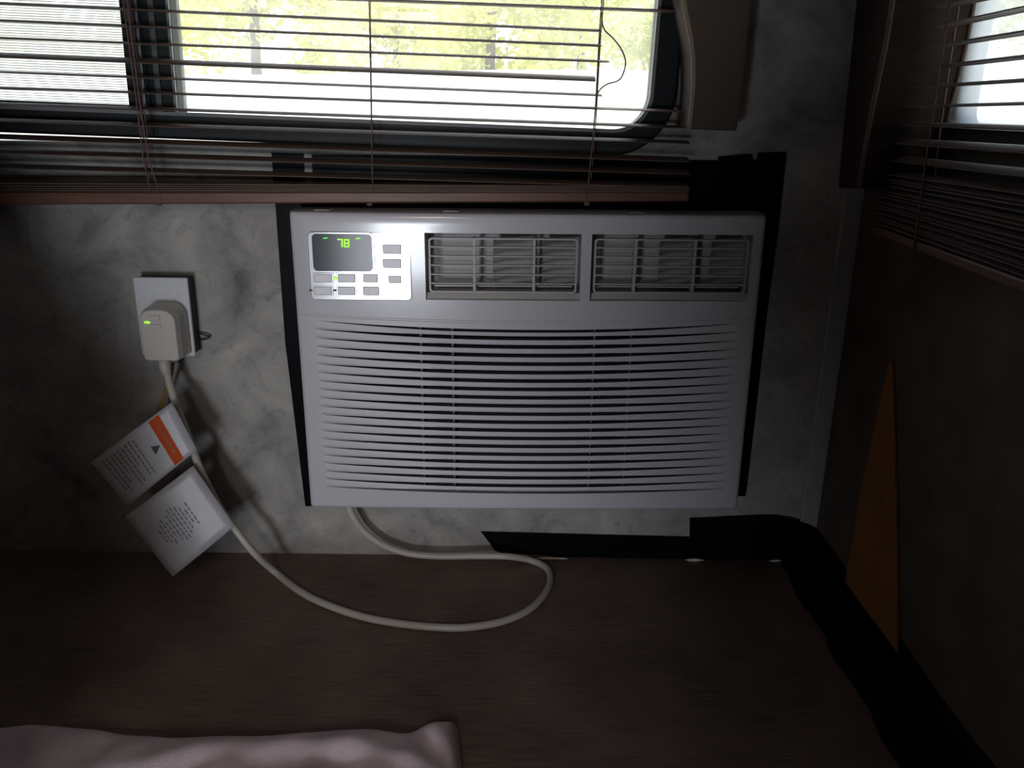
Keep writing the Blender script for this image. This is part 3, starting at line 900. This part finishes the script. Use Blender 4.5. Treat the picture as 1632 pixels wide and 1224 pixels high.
# stray broken cord bulging out over the glass
p = [wallp(a, b, YB - 0.012) for a, b in ((959, 20), (962, 45), (978, 62), (991, 80), (997, 100), (992, 120), (984, 129), (968, 134), (957, 142), (951, 152))]
MB().tube(catmull(p, 6), 0.0009, 6).obj('loose_cord', mat('pale_cord', (0.26, 0.24, 0.23), 0.7), BL, smooth=True)

# valance leg on the back wall: board with a curved inner edge
def leg(name, prof_in, prof_out, thick, to_xyz, label, fab='fabric', welt='welt'):
    r = empty(name, to_xyz(*prof_out[-1], 0))
    tag(r, label, 'valance')
    inv = Vector(r.location)
    pts = [Vector(to_xyz(a, b, 0)) - inv for a, b in prof_in] + [Vector(to_xyz(a, b, 0)) - inv for a, b in prof_out[::-1]]
    off = Vector(to_xyz(*prof_in[0], 1)) - Vector(to_xyz(*prof_in[0], 0))
    MB().prism(pts, off).obj('panel', M[fab], r, bevel=0.003)
    a = [p + off * 0.0 for p in pts[:len(prof_in)]]
    MB().tube([p + off * 1.0 for p in a], 0.0026, 8).obj('edge_welt', M[welt], r, smooth=True)
    MB().tube([p + off * 0.02 for p in a], 0.0022, 8).obj('edge_welt', M[welt], r, smooth=True)
    return r
yL = -0.078
def zx(px, py): 
    p = wallp(px, py, yL); return p.x, p.z
pin = [zx(1074, -150), zx(1084, -60), (zx(1090, 0)), zx(1094, 25), zx(1101, 60), zx(1105, 90), zx(1105.5, 130), zx(1103, 165), zx(1100, 190), zx(1098, 206)]
pout = [zx(1212, -150), zx(1199, 5), zx(1187, 110), zx(1175, 209)]
leg('window_valance', pin, pout, 0.076, lambda a, b, k: Vector((a, -0.001 - 0.077 * k, b)), 'brown padded valance leg with curved edge beside the wide window')
xL = XR - 0.080
def yz(px, py):
    p = sidep(px, py, xL); return p.y, p.z
pin = [yz(1452, -220), yz(1436, -100), yz(1421, 0), yz(1412, 60), yz(1400, 120), yz(1389, 170), yz(1381, 215), yz(1374, 260), yz(1368, 300)]
pout = [yz(1388, -220), yz(1374, -100), yz(1362, 0), yz(1350, 120), yz(1340, 215), yz(1333, 300)]
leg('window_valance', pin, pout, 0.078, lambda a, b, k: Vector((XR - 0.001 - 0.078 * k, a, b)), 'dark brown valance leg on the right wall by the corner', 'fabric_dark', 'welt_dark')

# right blind
XB = XR - 0.042
BR = empty('venetian_blind', (0, 0, 0))
tag(BR, 'brown venetian blind hanging over the hazy side window on the right', 'blind')
yend = sidep(1443, 150, XB).y
def lineX(x0, y0, x1, y1):
    p0, p1 = sidep(x0, y0, XB), sidep(x1, y1, XB)
    s = (p1.z - p0.z) / (p1.y - p0.y)
    ye = yend
    lim = edge_at(LEG2, 1, p0.z + s * (yend - p0.y))
    if lim is not None: ye = min(ye, lim - 0.004)
    return Vector((XB, ye, p0.z + s * (ye - p0.y))), Vector((XB, -0.82, p0.z + s * (-0.82 - p0.y)))
RS = [(1457, 20, 1542, 2, 3), (1457, 51, 1632, 14, 3), (1455, 80, 1632, 52, 3), (1457, 111, 1632, 91, 2), (1449, 140, 1632, 128.5, 2),
      (1474, 170, 1632, 166, 2), (1462, 197.5, 1632, 204, 4), (1450, 225, 1632, 237, 10), (1449, 254, 1632, 274, 9)]
first = None
for (a, b, c, d, tl_) in RS:
    p0, p1 = lineX(a, b, c, d)
    if first is None: first = (p0, p1)
    slat_mesh(p0, p1, 0.025, math.radians(tl_), axis_y=False).obj('slat', M['slat'], BR)
for k in range(1, 8):
    slat_mesh(first[0] + Vector((0, 0, 0.0215 * k)), first[1] + Vector((0, 0, 0.0215 * k)), 0.025, math.radians(3), axis_y=False).obj('slat', M['slat'], BR)
# bunched slats above the rail
for k in range(14):
    f = k / 13
    p0, p1 = lineX(1470, 281 + f * 92, 1632, 303 + f * 126)
    slat_mesh(p0, p1, 0.025, math.radians(4 + 5 * math.sin(k * 1.9)), axis_y=False, th=0.0012).obj('slat', M['slat'], BR)
p0, p1 = lineX(1500, 391, 1632, 437); q0, q1 = lineX(1500, 407, 1632, 458)
h = Vector((0.0125, 0, 0))
mb = MB().add([p0 - h, p1 - h, q1 - h, q0 - h, p0 + h, p1 + h, q1 + h, q0 + h], [(0, 1, 2, 3), (7, 6, 5, 4), (0, 4, 5, 1), (3, 2, 6, 7), (0, 3, 7, 4), (1, 5, 6, 2)])
mb.obj('bottom_rail', M['rail'], BR, bevel=0.002)
def rcord(pxs, x, r=0.0009):
    pts = [sidep(a, b, x) for a, b in pxs]
    top = pts[0] + (pts[0] - pts[1]).normalized() * 0.15
    MB().tube([top] + pts, r, 6).obj('ladder_cord', M['cord'], BR, smooth=True)
rcord([(1513, 10), (1499, 100), (1485, 195), (1478, 240), (1466, 330), (1456, 400)], XB - 0.0135)
rcord([(1529, 5), (1516, 85), (1500, 195), (1494, 240), (1484, 330), (1474, 400)], XB + 0.0135)

# ------------------------------------------------------------------ wall outlet box
yo = -0.026
oa, ob = wallp(211, 442, yo), wallp(310, 568, yo)
oc = wallp(296.5, 443, yo)
ow = oc.x - oa.x + 0.001; oh = oa.z - ob.z
OB = empty('outlet_box', (oa.x + ow / 2, 0, oa.z - oh / 2))
tag(OB, 'white surface-mounted electrical outlet box on the grey wall', 'outlet')
MB().box((-ow / 2 + 0.002, yo + 0.004, -oh / 2 + 0.002), (ow / 2 - 0.002, -0.0002, oh / 2 - 0.002)).obj('box_body', M['dark_side'], OB, bevel=0.001)
MB().prism([(x, yo, z) for x, z in rrect(-ow / 2, -oh / 2, ow / 2, oh / 2, 0.002, 3)], (0, 0.0045, 0)).obj('cover_plate', M['outlet'], OB, bevel=0.0012)
p = wallp(284, 472, yo)
MB().tube([(p.x - oa.x - ow / 2, yo - 0.0012, p.z - oa.z + oh / 2), (p.x - oa.x - ow / 2, yo + 0.001, p.z - oa.z + oh / 2)], 0.0022, 12).obj('cover_screw', M['caulk'], OB)
mb = MB()
for dz in (0.017, -0.023):
    lo = [(x, yo - 0.0006, z + dz) for x, z in rrect(-0.014, -0.013, 0.014, 0.013, 0.006, 4)]
    mb.prism(lo, (0, 0.001, 0))
mb.obj('receptacle', M['outlet'], OB, bevel=0.0003)
# small black hook beside it
p = wallp(318, 530, -0.003); q = wallp(334, 537, -0.006); q2 = wallp(320, 541, -0.003)
mb = MB().tube(catmull([p, p * 0.5 + q * 0.5 + Vector((0, -0.003, 0.001)), q, q * 0.5 + q2 * 0.5 + Vector((0, -0.003, -0.0006)), q2], 5), 0.0013, 6)
tag(mb.obj('cable_hook', M['ink'], smooth=True), 'tiny dark wire hook on the wall right of the outlet box', 'hook')

# ------------------------------------------------------------------ power cord with plug
PC = empty('power_cord', (0, 0, 0))
yq = -0.062
pa, pb = wallp(222, 494, yq), wallp(283, 575, yq)
pw, ph = pb.x - pa.x + 0.003, pa.z - pb.z
pcx, pcz = pa.x + pw / 2 - 0.001, pa.z - ph / 2
PC.location = (pcx, yo - 0.001, pcz)
tag(PC, 'ivory power cord with big plug in the outlet, looping over the bunk board', 'power cord')
shape = rrect(-pw / 2, -ph / 2, pw / 2, ph / 2, (0.004, 0.004, 0.016, 0.014), 6)
back = [(x * 1.12, 0.0, z * 1.06 + 0.001) for x, z in shape]
mid_ = [(x * 1.10, -0.026, z * 1.05 + 0.001) for x, z in shape]
fr = [(x, -0.036, z) for x, z in shape]
n = len(shape)
V = back + mid_ + fr
Fc = [tuple(range(n)), tuple(range(3 * n - 1, 2 * n - 1, -1))]
for a in range(2):
    for i in range(n): Fc.append((a * n + i, a * n + (i + 1) % n, (a + 1) * n + (i + 1) % n, (a + 1) * n + i))
plug = MB().add(V, Fc).obj('plug', M['ivory'], PC, bevel=0.0015, seg=2)
def pl(px, py): 
    p = wallp(px, py, yq - 0.001); return p.x - pcx, p.z - pcz
for (x0, y0, x1, y1) in ((239, 503, 254, 511.5), (240, 517, 256, 523.5)):
    a, b = pl(x0, y1), pl(x1, y0)
    MB().ring([(x, -0.0366, z) for x, z in rrect(a[0] - 0.0008, a[1] - 0.0008, b[0] + 0.0008, b[1] + 0.0008, 0.0006, 2)],
              [(x, -0.0366, z) for x, z in rrect(a[0], a[1], b[0], b[1], 0.0005, 2)], (0, 0.001, 0)).obj('button_rim', M['plastic_grey'], plug)
    MB().box((a[0], -0.0374, a[1]), (b[0], -0.0355, b[1])).obj('button', M['ivory'], plug, bevel=0.0006)
a, b = pl(230.5, 515.5), pl(239, 512)
MB().box((a[0], -0.0368, a[1]), (b[0], -0.0355, b[1])).obj('indicator_light', M['led'], plug, bevel=0.0005)
R_ = 0.0046
O = Vector(PC.location)
def fz(px, py): return floorp(px, py, R_ * 0.9 + 0.0005)
path = [wallp(262, 573, -0.046), wallp(265, 590, -0.047), wallp(272, 618, -0.054), wallp(284, 655, -0.062), wallp(300, 695, -0.068), wallp(318, 745, -0.072),
        wallp(345, 800, -0.074), wallp(374, 842, -0.076), wallp(404, 880, -0.078), fz(438, 912), fz(478, 943), fz(520, 964), fz(580, 984), fz(640, 995), fz(700, 1000.5), fz(750, 1000), fz(800, 991),
        fz(840, 974), fz(866, 950), fz(877, 926), fz(871, 906), fz(846, 893.5), wallp(810, 887, -0.030), wallp(760, 886, -0.026), wallp(700, 886.5, -0.024), wallp(650, 882, -0.022),
        wallp(610, 868, -0.022), wallp(582, 848, -0.024), wallp(566, 828, -0.028), wallp(557, 810, -0.030), wallp(554, 803, -0.030)]
path = [Vector(p) for p in path]
for p in path: p.z = max(p.z, R_ + 0.0005)
MB().tube([p - O for p in catmull(path, 8)], R_, 12).obj('cable', M['cable'], PC, smooth=True)
MB().tube([wallp(261, 570, -0.046) - O, wallp(263, 585, -0.047) - O, wallp(266, 597, -0.049) - O], [0.0075, 0.0068, 0.0052], 12).obj('strain_relief', M['ivory'], PC, smooth=True)

# yellow-brown wire beside the cord
p = [wallp(a, b, -0.03) for a, b in ((276, 578), (273, 598), (266, 618), (260, 634), (255, 652))]
mb = MB().tube(catmull(p, 5), 0.0022, 8)
tag(mb.obj('wire', M['yellow'], smooth=True), 'short yellowish brown wire hanging below the outlet box', 'wire')

# ------------------------------------------------------------------ paper tags
def paper_tag(corners, depths, label, curl):
    A, B, C, D = [wallp(a, b, y) for (a, b), y in zip(corners, depths)]    # A tip-left, B upper, C right, D lower
    r = empty('paper_tag', C)
    tag(r, label, 'tag')
    N = 10
    nrm = (B - A).cross(D - A).normalized()
    if nrm.y > 0: nrm = -nrm
    def pt(s, t, lift=0.0):
        p = (A * (1 - s) + B * s) * (1 - t) + (D * (1 - s) + C * s) * t
        return p + nrm * (curl * math.sin(math.pi * s) + lift) - C
    V = [pt(i / N, j / N) for i in range(N + 1) for j in range(N + 1)]
    Fc = [(i * (N + 1) + j, (i + 1) * (N + 1) + j, (i + 1) * (N + 1) + j + 1, i * (N + 1) + j + 1) for i in range(N) for j in range(N)]
    sh = MB().add(V, Fc).obj('sheet', M['paper'], r, smooth=True)
    md = sh.modifiers.new('solid', 'SOLIDIFY'); md.thickness = 0.0005; md.offset = 0
    return r, pt
r, pt = paper_tag([(144, 737), (274, 641), (314, 717), (204, 806)], [-0.100, -0.084, -0.092, -0.108], 'white paper tag with orange band tied to the cord', 0.004)
def patch(quads, name, m, parent, pt, lift):
    V = []; Fc = []
    for (s0, t0, s1, t1) in quads:
        K = 4
        for k in range(K):
            a, b = s0 + (s1 - s0) * k / K, s0 + (s1 - s0) * (k + 1) / K
            n = len(V)
            V += [pt(a, t0, lift), pt(b, t0, lift), pt(b, t1, lift), pt(a, t1, lift)]
            Fc.append((n, n + 1, n + 2, n + 3))
    return MB().add(V, Fc).obj(name, m, parent)
patch([(0.71, 0.04, 0.83, 0.97)], 'orange_band', M['orange'], r, pt, 0.0006)
rnd = random.Random(3)
q = []
for ln in range(9):
    s = 0.10 + 0.047 * ln
    t = 0.10 + rnd.uniform(0, 0.04)
    end = rnd.uniform(0.66, 0.88) if ln not in (3, 6) else 0.55
    while t < end:
        w_ = rnd.uniform(0.03, 0.09)
        q.append((s, t, s + 0.019, min(end, t + w_))); t += w_ + 0.018
p_ = patch(q, 'fine_print', M['inkgrey'], r, pt, 0.0006); p_['kind'] = 'stuff'
q = []
for k in range(5):
    q.append((0.79 - 0.012 * 2, 0.22 + 0.12 * k, 0.79, 0.22 + 0.12 * k + 0.08))
p_ = patch(q, 'band_print', mat('band_ink', (0.28, 0.05, 0.015), 0.4), r, pt, 0.0009); p_['kind'] = 'stuff'
# little warning triangle
V = [pt(0.60, 0.42, 0.0007), pt(0.60, 0.60, 0.0007), pt(0.69, 0.51, 0.0007)]
MB().add(V, [(0, 1, 2)]).obj('warning_triangle', M['ink'], r)
r, pt = paper_tag([(200, 823), (308, 742), (374, 838), (275, 919)], [-0.104, -0.086, -0.094, -0.112], 'white paper tag with faint grey print below the orange-banded one', 0.005)
q = []
for ln in range(11):
    s = 0.22 + 0.045 * ln
    c_ = 0.50; hw = (0.10, 0.14, 0.2, 0.12, 0.20, 0.24, 0.25, 0.22, 0.16, 0.10, 0.18)[ln]
    t = c_ - hw
    while t < c_ + hw:
        w_ = rnd.uniform(0.03, 0.08)
        q.append((s, t, s + 0.018, min(c_ + hw, t + w_))); t += w_ + 0.02
p_ = patch(q, 'fine_print', M['inkgrey'], r, pt, 0.0006); p_['kind'] = 'stuff'

# ------------------------------------------------------------------ pale cloth in front
edge_px = [(-160, 1150), (10, 1146), (60, 1143), (100, 1143), (160, 1148), (201, 1155), (271, 1162), (340, 1160), (402, 1158), (480, 1154), (543, 1149), (600, 1150), (638, 1153), (665, 1147), (693, 1138), (729, 1134)]
ept = [floorp(a, b, 0.022) for a, b in edge_px]
xr0 = ept[-1].x
def yedge(x):
    for a, b in zip(ept, ept[1:]):
        if a.x <= x <= b.x: return a.y + (b.y - a.y) * (x - a.x) / (b.x - a.x)
    return ept[0].y if x < ept[0].x else ept[-1].y
NX, NY = 110, 70
x_min = -0.70
V = []; Fc = []
def cloth_h(x, y, dx, dy):
    d = min(dx * 1.0, dy)
    base = 0.024 * (1 - math.exp(-max(0, d) / 0.006))
    q = 0.0
    # arched fold and a diagonal one by the corner
    cx, cy = -0.19, -0.60
    rr = math.hypot(x - cx, (y - cy) * 1.3)
    q += 0.004 * math.exp(-((rr - 0.265) / 0.016) ** 2)
    q -= 0.006 * math.exp(-((rr - 0.232) / 0.014) ** 2)
    l = (x + 0.085) + (y + 0.375) * 0.75
    q -= 0.004 * math.exp(-(l / 0.012) ** 2)
    q += 0.0025 * math.exp(-((l - 0.024) / 0.014) ** 2)
    q += 0.0035 * math.sin(x * 38 + y * 30 + 1.5 * math.sin(y * 40)) * min(1, d / 0.03)
    q += 0.002 * math.sin(x * 95 - y * 70)* min(1, d / 0.03)
    return max(0.002, base + q * min(1, d / 0.012))
for i in range(NX + 1):
    s = i / NX; s = 1 - (1 - s) ** 1.4
    for j in range(NY + 1):
        t = (j / NY) ** 1.6
        xr = xr0 + 0.020 * min(1, t * 3.0)
        x = x_min + (xr - x_min) * s
        ye = yedge(min(x, xr0))
        y = ye + (-0.80 - ye) * t
        z = cloth_h(x, y, xr - x, ye - y)
        V.append((x, y, z))
for i in range(NX):
    for j in range(NY):
        a = i * (NY + 1) + j
        Fc.append((a, a + NY + 1, a + NY + 2, a + 1))
# skirt down to the board
def skirt(idx):
    n0 = len(V)
    for k in idx: V.append((V[k][0], V[k][1], 0.0006))
    for a in range(len(idx) - 1): Fc.append((idx[a], idx[a + 1], n0 + a + 1, n0 + a))
skirt([i * (NY + 1) for i in range(NX + 1)])
skirt([NX * (NY + 1) + j for j in range(NY + 1)])
o = MB().add(V, Fc).obj('cloth', M['cloth'], smooth=True)
tag(o, 'pale pinkish folded cloth lying on the dark bunk board', 'cloth')
